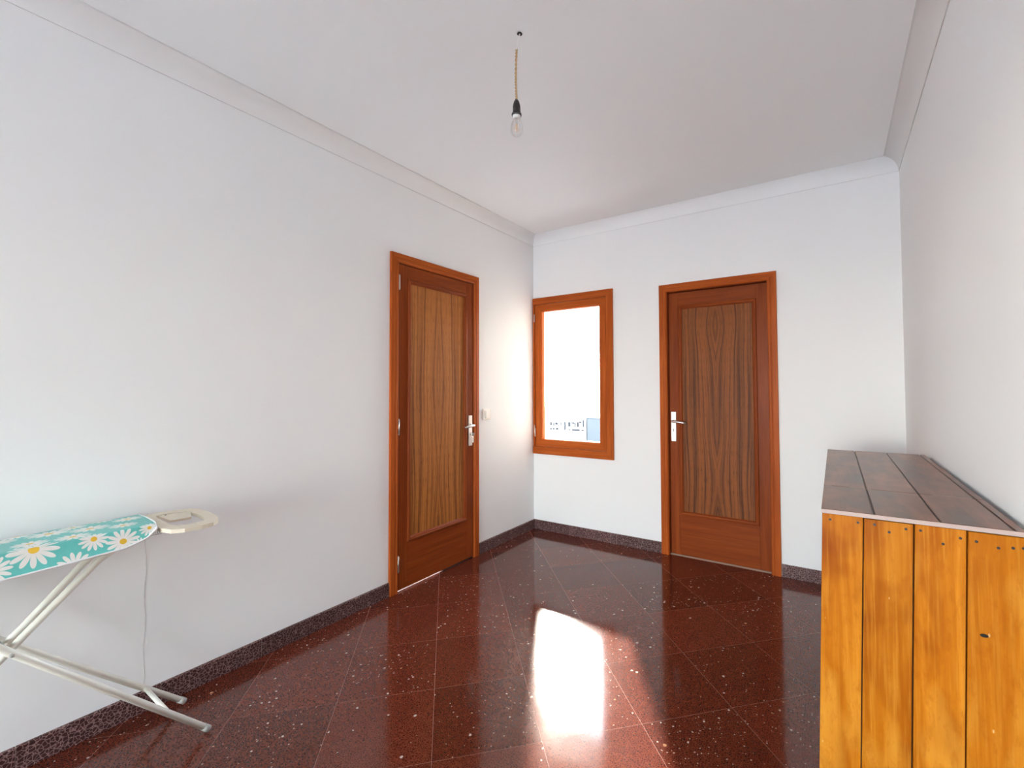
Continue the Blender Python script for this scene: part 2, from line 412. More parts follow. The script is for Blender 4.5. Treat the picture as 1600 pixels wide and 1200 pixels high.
# ------------------------------------------------------------------ doors
CASE = [(0, 0.0005), (0, 0.017), (0.003, 0.0195), (0.032, 0.021), (0.035, 0.017), (0.040, 0.0165), (0.043, 0.021), (0.052, 0.0215), (0.0575, 0.018), (0.060, 0.012), (0.060, 0.0005)]
MOULD = [(0, 0), (0, 0.006), (0.004, 0.011), (0.011, 0.012), (0.016, 0.008), (0.021, 0.0075), (0.025, 0.002), (0.030, -0.004), (0.030, -0.008), (0, -0.008)]
def shifted(prof, dh): return [(o, h + dh) for o, h in prof]
def lever_set(mp, uc, zc, front, direction, parent, keyhole=True, key=False):
    hs = empty('handle_set', parent=parent)
    mbox('back_plate', mp, uc - 0.02, uc + 0.02, zc - 0.16, zc + 0.075, front, front + 0.008, M['steel'], hs, 0.002)
    def P(u, v, h): return mp(uc + u * direction, zc + v, front + h)
    tube('spindle_collar', [P(0, 0, 0.006), P(0, 0, 0.018)], 0.0125, M['steel'], hs, 16)
    pts = [P(0, 0, 0.012), P(0, 0, 0.040), P(0.004, 0, 0.048), P(0.014, 0, 0.052), P(0.05, -0.003, 0.053), P(0.085, -0.007, 0.052), P(0.108, -0.010, 0.050)]
    tube('lever', pts, [0.0085, 0.0085, 0.0085, 0.0088, 0.0095, 0.0095, 0.0065], M['steel'], hs, 12)
    if keyhole:
        bm = bmesh.new(); a, b = P(0, -0.066, 0.0075), P(0, -0.066, 0.0088)
        atube(bm, [a, b], 0.0045, 10)
        q0, q1 = mp(uc - 0.002, zc - 0.084, front + 0.0075), mp(uc + 0.002, zc - 0.066, front + 0.0088)
        abox(bm, *[f(q0[i], q1[i]) for i in range(3) for f in (min, max)])
        obj('keyhole', bm, M['black'], hs)
    if key:
        tube('lock_cylinder', [P(0, -0.068, 0.006), P(0, -0.068, 0.020)], 0.009, M['steel'], hs, 14)
        a = mp(uc - 0.0012, zc - 0.080, front + 0.02); b = mp(uc + 0.0012, zc - 0.058, front + 0.046)
        box('key', [min(p, q) for p, q in zip(a, b)], [max(p, q) for p, q in zip(a, b)], M['hinge'], hs, 0.0005)
        mbox('key_fob', mp, uc - 0.016, uc + 0.012, zc - 0.135, zc - 0.085, front + 0.026, front + 0.030, M['hinge'], hs, 0.001)
    return hs

def door(name, mp, out, top, opening, front, axis_h, veneer_mat, rail_top, mould_v, bottom_gap, slope=0.0):
    root = tag(empty(name), kind='structure')
    u0, u1 = opening[0], opening[1]; zt = opening[3]
    frame4('casing', mp, out[0], out[1], 0.0, top, CASE, M['case_' + axis_h], M['case_z'], root, bottom=False)
    # jamb lining the opening, with the stop the leaf closes on
    d = -0.15
    for a, b in ((u0 - 0.0005, u0 + 0.003), (u1 - 0.003, u1 + 0.0005)):
        mbox('jamb', mp, a, b, 0, zt, d, 0.012, M['leaf_z'], root)
    mbox('jamb', mp, u0 + 0.003, u1 - 0.003, zt - 0.003, zt + 0.0005, d, 0.012, M['leaf_' + axis_h], root)
    bk = front - 0.040
    for a, b in ((u0 + 0.003, u0 + 0.02), (u1 - 0.02, u1 - 0.003)):
        mbox('door_stop', mp, a, b, 0, zt - 0.003, bk - 0.03, bk, M['leaf_z'], root)
    mbox('door_stop', mp, u0 + 0.02, u1 - 0.02, zt - 0.02, zt - 0.003, bk - 0.03, bk, M['leaf_' + axis_h], root)
    # leaf: two stiles, two rails, veneered panel, mitred moulding
    lf = empty('leaf', parent=root)
    L0, L1, LT = u0 + 0.0055, u1 - 0.0055, zt - 0.0065
    ST = 0.073
    mbox('stile', mp, L0, L0 + ST, bottom_gap, LT, front - 0.04, front, M['leaf_z'], lf, 0.0012)
    mbox('stile', mp, L1 - ST, L1, bottom_gap, LT, front - 0.04, front, M['leaf_z'], lf, 0.0012)
    mbox('rail', mp, L0 + ST + 0.0004, L1 - ST - 0.0004, mould_v[1] , LT, front - 0.04, front - 0.0004, M['leaf_' + axis_h], lf, 0.0008)
    # the bottom rail is two glued boards
    zmid = bottom_gap + (mould_v[0] - bottom_gap) * 0.52
    mbox('rail', mp, L0 + ST + 0.0004, L1 - ST - 0.0004, zmid + 0.0002, mould_v[0], front - 0.04, front - 0.0004, M['leaf_' + axis_h], lf, 0.0004)
    mbox('rail', mp, L0 + ST + 0.0004, L1 - ST - 0.0004, bottom_gap, zmid - 0.0002, front - 0.04, front - 0.0004, M['leaf_' + axis_h], lf, 0.0004)
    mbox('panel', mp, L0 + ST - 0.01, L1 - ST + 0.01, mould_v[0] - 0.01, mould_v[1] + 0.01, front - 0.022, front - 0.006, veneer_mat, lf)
    frame4('moulding', mp, L0 + ST, L1 - ST, mould_v[0], mould_v[1], shifted(MOULD, front), M['leaf_' + axis_h], M['leaf_z'], lf)
    return root, lf, L0, L1
d1, lf1, a, b = door('door_1', ML, (-1.6572, -0.8046), 2.2163, DL, 0.010, 'y', M['veneer_l'], 2.06, (0.307, 2.060), 0.011)
lever_set(ML, -0.905, 1.035, 0.010, -1, lf1, keyhole=False, key=True)
for z0, z1 in ((1.98, 2.07), (1.024, 1.117), (0.135, 0.232)):
    h = tube('hinge', [(0.0175, DL[0] + 0.0035, z0), (0.0175, DL[0] + 0.0035, z1)], 0.0055, M['hinge'], d1, 10)
    for q in (z0 - 0.003, z1 + 0.003): 
        bm = bmesh.new(); atube(bm, [(0.0175, DL[0] + 0.0035, q - 0.003), (0.0175, DL[0] + 0.0035, q + 0.003)], [0.0035, 0.003], 8); obj('hinge_cap', bm, M['hinge'], h)
box('gap_light_block', (-0.024, -1.19, 0.0005), (0.006, DL[1] - 0.006, 0.0108), M['socket'], lf1)  # added dark strip, stops light showing under the far half of the leaf
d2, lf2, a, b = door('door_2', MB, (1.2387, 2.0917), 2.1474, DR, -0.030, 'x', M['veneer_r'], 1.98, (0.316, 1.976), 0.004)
lever_set(MB, 1.3355, 1.053, -0.030, 1, lf2)
mbox('threshold', MB, DR[0] + 0.003, DR[1] - 0.003, 0.0, 0.0035, -0.15, -0.012, M['threshold'], d2, 0.001)

# ------------------------------------------------------------------ window in the back wall
w1 = tag(empty('window_1'), kind='structure')
WCASE = [(0, 0.0005), (0, 0.020), (0.002, 0.022), (0.058, 0.022), (0.060, 0.020), (0.060, 0.0005)]
side('casing', MB, (0.8297, 0.7061), (0.8297, 2.176), (-1, 0), WCASE, 1, 1, M['case_z'], w1)
side('casing', MB, (0.0045, 2.176), (0.8297, 2.176), (0, -1), WCASE, 0, 1, M['case_x'], w1)
side('casing', MB, (0.0045, 0.7061), (0.8297, 0.7061), (0, 1), [(0, 0.0005), (0, 0.020), (0.002, 0.022), (0.064, 0.022), (0.066, 0.020), (0.066, 0.0005)], 0, 1, M['case_x'], w1)
mbox('casing', MB, 0.0045, 0.0215, 0.7721, 2.116, 0.0005, 0.018, M['case_z'], w1, 0.001)
# frame lining the opening
for u0, u1, v0, v1, ax in ((WN[0], WN[0] + 0.004, WN[2], WN[3], 'z'), (WN[1] - 0.004, WN[1], WN[2], WN[3], 'z'), (WN[0] + 0.004, WN[1] - 0.004, WN[2], WN[2] + 0.004, 'x'), (WN[0] + 0.004, WN[1] - 0.004, WN[3] - 0.004, WN[3], 'x')):
    mbox('window_frame', MB, u0, u1, v0, v1, -0.07, 0.004, M['case_' + ax], w1)
sash = empty('sash', parent=w1)
s0, s1, t0, t1 = WN[0] + 0.006, WN[1] - 0.006, WN[2] + 0.006, WN[3] - 0.006
SW = 0.070
frame4('sash_rail', MB, s0, s1, t0, t1, [(0, -0.045), (0, 0.007), (0.002, 0.009), (0.060, 0.009), (0.066, 0.003), (SW, -0.006), (SW, -0.045)], M['case_x'], M['case_z'], sash)
mbox('glass_pane', MB, s0 + SW - 0.006, s1 - SW + 0.006, t0 + SW - 0.006, t1 - SW + 0.006, -0.024, -0.020, M['pane'], sash)
for z0 in (0.90, 1.95):
    tube('hinge', [(0.024, -0.022, z0), (0.024, -0.022, z0 + 0.075)], 0.005, M['hinge'], w1, 10)
tube('sash_catch', [(0.030, -0.020, 0.868), (0.034, -0.030, 0.880), (0.034, -0.030, 0.925), (0.030, -0.020, 0.94)], 0.004, M['white'], w1, 8)
portal((0.395, 0.16, 1.445), (R(-90), 0, 0), 0.74, 1.34)

# unseen glazed doors added behind the camera, sized to bring in daylight
w2 = tag(empty('window_2'), kind='structure')
frame4('window_frame', MZ, RW[0], RW[1], RW[2], RW[3], [(0, -0.10), (0, 0.01), (0.05, 0.01), (0.05, -0.10)], M['case_x'], M['case_z'], w2)
mid = (RW[0] + RW[1]) / 2
for a, b in ((RW[0] + 0.052, mid - 0.001), (mid + 0.001, RW[1] - 0.052)):
    sh = empty('sash', parent=w2)
    frame4('sash_rail', MZ, a, b, RW[2] + 0.052, RW[3] - 0.052, [(0, -0.06), (0, -0.01), (0.06, -0.01), (0.06, -0.06)], M['case_x'], M['case_z'], sh)
    mbox('glass_pane', MZ, a + 0.055, b - 0.055, RW[2] + 0.107, RW[3] - 0.107, -0.038, -0.033, M['pane'], sh)
portal((mid, REAR - 0.22, 1.075), (R(90), 0, 0), 2.6, 2.15)
tag(box('bounce_terrace', (-6, -30, -0.25), (9, REAR - 0.2, -0.06), plain('bounce_terrace_tiles', (0.88, 0.88, 0.87), 0.7, var=0.02)), kind='structure')  # unseen paving added, kept pale to bounce light onto the ceiling

# unseen additions outside: a wing and an overhang that shape the window light
tag(box('light_block_wing', (1.02, 0.15, -3.0), (5.0, 4.2, 3.3), plain('dull_wing_render', (0.34, 0.30, 0.24), 0.9)), kind='structure')  # added to block side sky from the left wall; dull tone limits bounce
tag(box('light_block_eave', (-1.2, 0.15, 2.24), (1.02, 0.70, 2.40), M['ext']), kind='structure')  # added to cut high sky and sun through the window

# ------------------------------------------------------------------ light switch
sw = empty('light_switch', (0.0005, -0.698, 1.11)); tag(sw, 'small cream rocker light switch on the wall beside the door frame', 'switch')
def sbox(n, a, b, mat, bev): 
    o = box(n, a, b, mat, sw, bev); return o
sbox('switch_plate', (0, -0.047, -0.047), (0.010, 0.047, 0.047), M['switch'], 0.004)
sbox('switch_frame', (0.010, -0.030, -0.034), (0.0135, 0.030, 0.034), M['switch'], 0.0015)
bm = bmesh.new(); pr = [(-0.026, 0.0135), (-0.026, 0.0165), (0.0, 0.0195), (0.026, 0.0225), (0.026, 0.0135)]
ra = [bm.verts.new((h, -0.019, -v)) for v, h in pr]; rb = [bm.verts.new((h, 0.019, -v)) for v, h in pr]
for i in range(5): bm.faces.new((ra[i], ra[(i + 1) % 5], rb[(i + 1) % 5], rb[i]))
bm.faces.new(ra[::-1]); bm.faces.new(rb); obj('rocker', bm, M['switch'], sw)

# ------------------------------------------------------------------ bare hanging bulb
hb = empty('hanging_bulb', (0, 0, 0)); tag(hb, 'bare clear bulb in black socket hanging from ceiling on tan cord', 'light bulb')
BX, BY = 1.3530, -2.1072
lathe('ceiling_hole', [(0.0, ZC - 0.0005), (0.009, ZC - 0.0005), (0.011, ZC - 0.003), (0.0, ZC - 0.003)], (1.3693, -2.1068), M['black'], hb, 16)
tube('white_wire', [(1.3693, -2.1068, ZC - 0.002), (1.3675, -2.1075, 2.756), (1.3625, -2.109, 2.735), (1.3583, -2.1110, 2.711), (1.357, -2.1118, 2.700)], 0.003, M['white'], hb, 8)
cl = [(1.357, -2.1118, 2.703), (1.3548, -2.1122, 2.660), (1.3532, -2.1120, 2.60), (1.3522, -2.1112, 2.5646), (1.3525, -2.109, 2.525), (BX, BY, 2.492)]
bm = bmesh.new()                       # two strands twisted round each other
def cpt(t):
    x = t * (len(cl) - 1); i = min(int(x), len(cl) - 2); return Vector(cl[i]).lerp(Vector(cl[i + 1]), x - i)
for ph in (0, math.pi):
    pts = []
    for i in range(97):
        t = i / 96; p = cpt(t); a = t * 2 * math.pi * 8 + ph
        pts.append(p + Vector((math.cos(a), math.sin(a), 0)) * 0.0026)
    atube(bm, pts, 0.0027, 6)
obj('twisted_cord', bm, M['cord'], hb, smooth=True)
lathe('socket', [(0, 2.497), (0.006, 2.497), (0.011, 2.488), (0.0150, 2.472), (0.0158, 2.462), (0.0158, 2.440), (0.0200, 2.4385), (0.0205, 2.4345), (0.0195, 2.430), (0.0, 2.430)], (BX, BY), M['socket'], hb)
lathe('bulb_cap', [(0.0, 2.4325), (0.0165, 2.4325), (0.0165, 2.418), (0.0150, 2.4165), (0.0, 2.4165)], (BX, BY), M['white'], hb)
lathe('glass_envelope', [(0.0145, 2.419), (0.0152, 2.413), (0.0185, 2.405), (0.0225, 2.394), (0.0248, 2.381), (0.0245, 2.369), (0.0218, 2.358), (0.0165, 2.351), (0.0085, 2.3475), (0.0, 2.3468)], (BX, BY), M['bulb'], hb, 32)
lathe('glass_stem', [(0.0, 2.4165), (0.007, 2.4165), (0.0045, 2.405), (0.0025, 2.393), (0.0, 2.392)], (BX, BY), M['bulb'], hb, 12)
for k in range(4):
    a = k * math.pi / 2 + 0.5
    tube('filament', [(BX + 0.003 * math.cos(a), BY + 0.003 * math.sin(a), 2.396), (BX + 0.0095 * math.cos(a), BY + 0.0095 * math.sin(a), 2.366)], 0.0010, M['filament'], hb, 6)

# ------------------------------------------------------------------ ironing board
ib = empty('ironing_board', (0.22, -3.4, 0)); tag(ib, 'folding ironing board with turquoise daisy cover and ivory tube legs', 'ironing board')
def W2L(p): return Vector(p) - Vector((0.22, -3.4, 0))
def itube(n, pts, rad, mat, parent=None, seg=12):
    return tube(n, [W2L(p) for p in pts], rad, mat, parent or ib, seg)
# cover: cross-section swept along the board, carrying a (length, across) UV in metres for the print
FOLD = (0.340, 0.837); BACK = (0.055, 0.8215)
def width_at(y):              # full width at the blunt end, tapering to the nose off to the rear
    return 1.0 if y > -3.65 else max(0.0, 1 - ((-3.65 - y) / 0.62) ** 2) ** 0.5
ys = [-4.262, -4.24, -4.20, -4.12, -4.0, -3.85, -3.65, -3.5, -3.4, -3.3, -3.2, -3.12, -3.06, -3.027, -3.0, -2.982, -2.967, -2.955, -2.945, -2.938]
def hem_z(y):
    for (ya, za), (yb, zb) in zip(HEM, HEM[1:]):
        if ya <= y <= yb: return za + (zb - za) * (y - ya) / (yb - ya)
    return HEM[0][1] if y < HEM[0][0] else HEM[-1][1]
HEM = [(-3.30, 0.768), (-3.173, 0.772), (-3.10, 0.776), (-3.027, 0.779), (-2.994, 0.788), (-2.967, 0.796), (-2.953, 0.806), (-2.938, 0.820)]
cxm = (FOLD[0] + BACK[0]) / 2
bm = bmesh.new(); uvl = bm.loops.layers.uv.new('print'); rows = []
for y in ys:
    wf = max(width_at(y), 0.03); hz = hem_z(y); row = []
    hd = FOLD[1] - hz; hx = FOLD[0] + hd * 0.4638; prof = []
    for t in (1.0, 0.8, 0.55, 0.3, 0.12):            # front skirt, hem to fold
        prof.append((FOLD[0] + hd * 0.4638 * t - 0.004 * math.sin(math.pi * t), FOLD[1] - hd * t, -hd * 1.102 * t))
    prof.append((FOLD[0] - 0.001, FOLD[1] - 0.0015, -0.003))
    for t in (0.03, 0.12, 0.3, 0.5, 0.7, 0.88, 0.97):  # top
        prof.append((FOLD[0] + (BACK[0] - FOLD[0]) * t, FOLD[1] + (BACK[1] - FOLD[1]) * t + 0.002 * math.sin(math.pi * t), 0.2855 * t))
    for t in (0.2, 0.6, 1.0):                        # back skirt
        prof.append((BACK[0] - 0.006 * t, BACK[1] - 0.003 - 0.045 * t, 0.2855 + 0.045 * t))
    for x, z, s in prof:
        xx = cxm + (x - cxm) * wf
        yy = y + (0.032 * max(0.0, min(1.0, (FOLD[0] - x) / 0.285)) if y > -3.06 else 0.0) * max(0, (y + 3.06) / 0.12)
        row.append((bm.verts.new(W2L((xx, yy, z))), (yy, s)))
    rows.append(row)
for r0, r1_ in zip(rows, rows[1:]):
    for k in range(len(r0) - 1):
        f = bm.faces.new((r0[k][0], r0[k + 1][0], r1_[k + 1][0], r1_[k][0])); f.smooth = True
        for l, c in zip(f.loops, (r0[k][1], r0[k + 1][1], r1_[k + 1][1], r1_[k][1])): l[uvl].uv = c
# daisy print: each flower has its own place, size and turn
t = NT('daisy_print')
uv = t.n('ShaderNodeUVMap', uv_map='print').outputs[0]
sep = t.n('ShaderNodeSeparateXYZ', {0: uv}); U, V = sep.outputs[0], sep.outputs[1]
flowers = [(-3.285, .215, .060, .1), (-3.166, .204, .066, .7), (-3.077, .147, .062, .3), (-3.018, .282, .050, 1.1), (-2.962, .205, .052, .5), (-3.005, .085, .048, .9), (-3.138, .052, .052, .2),
           (-3.229, .075, .050, 1.3), (-3.233, -.006, .066, .4), (-3.029, -.040, .052, .8), (-3.100, -.012, .044, .15), (-3.150, -.083, .050, .6), (-3.318, -.045, .050, 1.0), (-2.956, -.012, .034, .35), (-2.985, -.062, .026, .0),
           (-3.36, .10, .06, .3), (-3.45, .20, .06, .8), (-3.47, .02, .055, .1), (-3.58, .12, .06, .5), (-3.66, .22, .055, .9), (-3.70, .04, .06, .2), (-3.80, .14, .055, .6), (-3.92, .08, .055, .3), (-3.95, .19, .05, 1.0), (-4.08, .14, .05, .4),
           (-3.40, -.04, .05, .6), (-3.56, -.03, .055, .2), (-3.78, -.04, .05, .9), (-3.95, -.03, .05, .3), (-3.10, .245, .045, .4), (-3.23, .275, .05, .2)]
pet = cen = None
for fy, fs, fr, rot in flowers:
    dx = t.math('SUBTRACT', U, fy); dy = t.math('SUBTRACT', V, fs)
    rr = t.math('SQRT', t.math('ADD', t.math('MULTIPLY', dx, dx), t.math('MULTIPLY', dy, dy)))
    th = t.math('ARCTAN2', dy, dx)
    lobe = t.math('ABSOLUTE', t.math('COSINE', t.math('MULTIPLY_ADD', th, 6.5, rot * 3)))
    fr *= 0.86; rim = t.math('MULTIPLY_ADD', t.math('POWER', lobe, 0.6), fr * 0.75, fr * 0.25)
    pm = t.math('LESS_THAN', rr, rim); cm = t.math('LESS_THAN', rr, fr * 0.21)
    pet = pm if pet is None else t.math('MAXIMUM', pet, pm); cen = cm if cen is None else t.math('MAXIMUM', cen, cm)
nz = t.noise(t.coords(), 60, 2)
base = t.mix(nz, (0.10, 0.50, 0.45), (0.15, 0.58, 0.53))
c = t.mix(pet, base, t.mix(nz, (0.78, 0.75, 0.70), (0.86, 0.85, 0.80)))
c = t.mix(cen, c, (0.80, 0.50, 0.03))
t.bsdf(c, 0.42, spec=0.6, bump=t.noise(t.coords(), 350, 1), bump_d=0.0004, bump_s=0.2)
cov = obj('daisy_cover', bm, t.m, ib); tag(cov, 'turquoise cover printed with white daisies')
itube('hem_piping', [(cxm + (FOLD[0] + (FOLD[1] - hem_z(y)) * 0.4638 - cxm) * max(width_at(y), .03), y, hem_z(y)) for y in ys[3:]] + [(0.30, -2.930, 0.8345), (0.20, -2.918, 0.8295), (0.055, -2.906, 0.8205)], 0.0035, M['piping'], cov, 8)
box('board_deck', W2L((0.075, -4.10, 0.790)), W2L((0.335, -2.955, 0.8185)), M['mesh'], ib, 0.004)
# legs
RT = 0.0112
def legpts(x, foot, top): return [(x, foot[0], foot[1]), (x, top[0], top[1])]
l1 = itube('leg', [(0.357, -2.771, RT + 0.001), (0.357, -3.277, 0.546), (0.345, -3.50, 0.782)], RT, M['tube'])
l2 = itube('leg', [(0.090, -2.757, RT + 0.001), (0.090, -3.222, 0.458), (0.105, -3.54, 0.782)], RT, M['tube'])
for lg, p, q in ((l1, (0.357, -2.771, RT + 0.001), (0.357, -3.277, 0.546)), (l2, (0.090, -2.757, RT + 0.001), (0.090, -3.222, 0.458))):
    d = (Vector(p) - Vector(q)).normalized()
    itube('foot_cap', [Vector(p) - d * 0.022, Vector(p) + d * 0.003], RT + 0.0012, M['capgrey'], lg)
itube('cross_bar', [(0.357, -2.893, 0.140), (0.090, -2.885, 0.137)], 0.008, M['tube'])
u1_ = itube('leg', [(0.165, -2.995, 0.788), (0.165, -3.092, 0.700), (0.165, -3.222, 0.547), (0.150, -3.72, 0.012)], RT, M['tube'])
u2_ = itube('leg', [(0.232, -2.965, 0.788), (0.232, -3.063, 0.722), (0.232, -3.216, 0.557), (0.250, -3.72, 0.012)], RT, M['tube'])
itube('cross_bar', [(0.02 + 0.05, -3.72, 0.0125), (0.35, -3.72, 0.0125)], RT, M['tube'])
itube('pivot_rod', [(0.078, -3.275, 0.508), (0.369, -3.275, 0.540)], 0.006, M['capgrey'])
# iron rest: moulded loop with a tray plate
ir = empty('iron_rest', parent=ib)
outer = [(0.082, -2.905), (0.150, -2.915), (0.250, -2.922), (0.345, -2.926), (0.400, -2.912), (0.425, -2.880), (0.432, -2.830), (0.425, -2.790), (0.395, -2.762), (0.330, -2.742), (0.240, -2.733), (0.150, -2.736), (0.105, -2.752), (0.078, -2.80), (0.066, -2.860)]
cxr, cyr = 0.245, -2.83
inner = [(cxr + (x - cxr) * 0.70, cyr + (y - cyr) * 0.60) for x, y in outer]
bm = bmesh.new(); zt, zb = 0.817, 0.803
for A_, B_ in ((outer, inner),):
    n = len(A_)
    ot = [bm.verts.new(W2L((x, y, zt))) for x, y in A_]; ob = [bm.verts.new(W2L((x, y, zb))) for x, y in A_]
    it = [bm.verts.new(W2L((x, y, zt))) for x, y in B_]; ibb = [bm.verts.new(W2L((x, y, zb))) for x, y in B_]
    for i in range(n):
        j = (i + 1) % n
        bm.faces.new((ot[i], ot[j], it[j], it[i])); bm.faces.new((ob[i], ib_ := ibb[i], ibb[j], ob[j]))
        bm.faces.new((ot[i], ob[i], ob[j], ot[j])); bm.faces.new((it[i], it[j], ibb[j], ibb[i]))
es = [e for e in bm.edges if e.calc_length() > 0 and len(e.link_faces) == 2 and e.calc_face_angle(0) > 1.2]
bmesh.ops.bevel(bm, geom=es, offset=0.004, segments=2, affect='EDGES')
obj('rest_frame', bm, M['rest'], ir)
bm = bmesh.new(); pl = [(0.108, -2.865), (0.112, -2.782), (0.135, -2.762), (0.255, -2.800), (0.245, -2.865)]
tp = [bm.verts.new(W2L((x, y, 0.8145))) for x, y in pl]; bt = [bm.verts.new(W2L((x, y, 0.806))) for x, y in pl]
bm.faces.new(tp); bm.faces.new(bt[::-1])
for i in range(5): bm.faces.new((tp[i], bt[i], bt[(i + 1) % 5], tp[(i + 1) % 5]))
obj('rest_plate', bm, M['rest'], ir)
for x, y in ((0.135, -2.845), (0.135, -2.790)):
    itube('screw', [(x, y, 0.8142), (x, y, 0.8155)], 0.004, M['black'], ir, 8)
for x in (0.13, 0.30):
    itube('rest_rod', [(x, -2.99, 0.806), (x, -2.90, 0.808)], 0.004, M['hinge'], ir, 8)
bm = bmesh.new(); pts = []
for i in range(61):
    a = i / 60 * 2 * math.pi * 6; pts.append(W2L((0.335 + 0.006 * math.cos(a), -2.955 + 0.035 * i / 60, 0.800 + 0.006 * math.sin(a))))
atube(bm, pts, 0.0012, 5); obj('cover_spring', bm, M['hinge'], ir, smooth=True)

# ------------------------------------------------------------------ plank-clad counter against the right wall
pc = empty('plank_counter', (2.58, -1.475, 0)); tag(pc, 'tall narrow counter of orange varnished planks with a dark wood-look top', 'counter')
CX0, CX1, CY0, CY1, CH = 2.394, 2.783, -2.150, -0.800, 0.986
SHX = 0.0275                                            # the carcass leans a little toward the wall
def CL(x, y, z): return Vector((x - SHX * (1 - z), y, z)) - Vector((2.58, -1.475, 0))
def cbox(name, x0, x1, y0, y1, z0, z1, mat, parent=None, bev=0.0):
    bm = bmesh.new(); abox(bm, x0, x1, y0, y1, z0, z1, bev)
    for v in bm.verts: v.co = CL(*v.co)
    return obj(name, bm, mat, parent or pc)
def pine(name):
    t = NT(name)
    v = t.coords((26, 26, 1.5), 9.0); n1 = t.noise(v, 1.0, 4, 0.6, 0.6)
    blot = t.noise(t.coords((5.5, 5.5, 2.6), 9.0), 1.0, 3, 0.55, 0.8)
    fine = t.noise(t.coords((150, 150, 5), 9.0), 1.0, 2)
    c = t.ramp(n1, [(0.25, (0.36, 0.092, 0.002)), (0.5, (0.53, 0.165, 0.006)), (0.75, (0.70, 0.27, 0.020))])
    c = t.mix(t.math('MULTIPLY', t.math('SUBTRACT', blot, 0.47), 5.0, clamp=True), c, (0.30, 0.062, 0.001))
    pale = t.noise(t.coords((9, 9, 3.2), 23.0), 1.0, 2, 0.5, 0.5)
    c = t.mix(t.math('MULTIPLY', t.math('SUBTRACT', pale, 0.56), 4.0, clamp=True), c, (0.78, 0.37, 0.045))
    drk = t.math('MULTIPLY_ADD', t.n('ShaderNodeObjectInfo').outputs['Random'], 0.45, 0.60)
    c = t.mix(1.0, c, t.n('ShaderNodeCombineColor', {0: drk, 1: drk, 2: drk}).outputs[0], 'MULTIPLY')
    c = t.mix(t.math('MULTIPLY', t.math('SUBTRACT', fine, 0.5), 2.0, clamp=True), c, (0.66, 0.28, 0.03))
    mott = t.noise(t.coords((60, 60, 22), 5.0), 1.0, 3, 0.7)
    c = t.mix(t.math('MULTIPLY', t.math('SUBTRACT', mott, 0.5), 2.2, clamp=True), c, (0.40, 0.105, 0.003))
    vo = t.n('ShaderNodeTexVoronoi', {'Vector': t.coords((24, 24, 10), 9.0), 'Scale': 1.0}, feature='F1')
    rr = t.n('ShaderNodeSeparateColor', {0: vo.outputs['Color']}).outputs[0]
    dent = t.math('MULTIPLY', t.math('GREATER_THAN', rr, 0.45), t.math('LESS_THAN', vo.outputs['Distance'], t.math('MULTIPLY', rr, 0.06)))
    c = t.mix(t.math('MULTIPLY', dent, 0.7), c, (0.75, 0.50, 0.22))
    return t.bsdf(c, 0.34, spec=0.12, bump=t.math('ADD', n1, t.math('MULTIPLY', dent, -1.0)), bump_d=0.0012, bump_s=0.35)
M['pine'] = pine('varnished_pine')
M['nail'] = plain('dark_nail', (0.06, 0.05, 0.045), 0.5, 0.6)
cbox('carcass', CX0 + 0.018, CX1 - 0.005, CY0 + 0.018, CY1 - 0.018, 0.0, CH - 0.006, plain('dark_carcass', (0.055, 0.028, 0.015), 0.8))
cuts = [CX0, 2.4845, 2.5870, 2.6840, CX1]
for i, (a, b) in enumerate(zip(cuts, cuts[1:])):
    g = (0.0008, 0.0018, 0.0014, 0.0018)[i]
    cbox('plank', a + (0.0 if i == 0 else g), b - g, CY0 + 0.001 * (i % 2), CY0 + 0.018, 0.0, CH - 0.003 - 0.002 * (i % 2), M['pine'], bev=0.0012)
for k in range(13):                                     # planks down the side facing the doors
    y0 = CY0 + 0.019 + k * 0.1025; y1 = min(y0 + 0.1, CY1)
    cbox('plank', CX0, CX0 + 0.0175, y0, y1, 0.0, CH - 0.003, M['pine'], bev=0.0012)
for a, b in zip(cuts, cuts[1:]):
    cbox('plank', a + 0.0015, b - 0.0015, CY1 - 0.0175, CY1, 0.0, CH - 0.003, M['pine'], bev=0.0012)
def nail(x, z, r=0.0032):
    p = CL(x, CY0 + 0.0015, z); q = CL(x, CY0 - 0.0006, z); bm = bmesh.new(); atube(bm, [p, q], r, 8); obj('nail', bm, M['nail'], pc)
for x, z in ((2.412, 0.968), (2.473, 0.969), (2.508, 0.969), (2.538, 0.955), (2.571, 0.968), (2.599, 0.969), (2.641, 0.944), (2.672, 0.963), (2.700, 0.960), (2.737, 0.952), (2.761, 0.956), (2.778, 0.958)): nail(x, z)
bm = bmesh.new(); p = CL(2.714, CY0 + 0.002, 0.748); alathe(bm, [(0, 0), (0.0065, 0), (0.0065, 0.001), (0, 0.001)], (0, 0), 12)
for v in bm.verts: v.co = Vector((p.x + v.co.x * 1.15, p.y - 0.0022 - v.co.z, p.z + v.co.y * 0.6))
obj('knot_hole', bm, M['black'], pc)
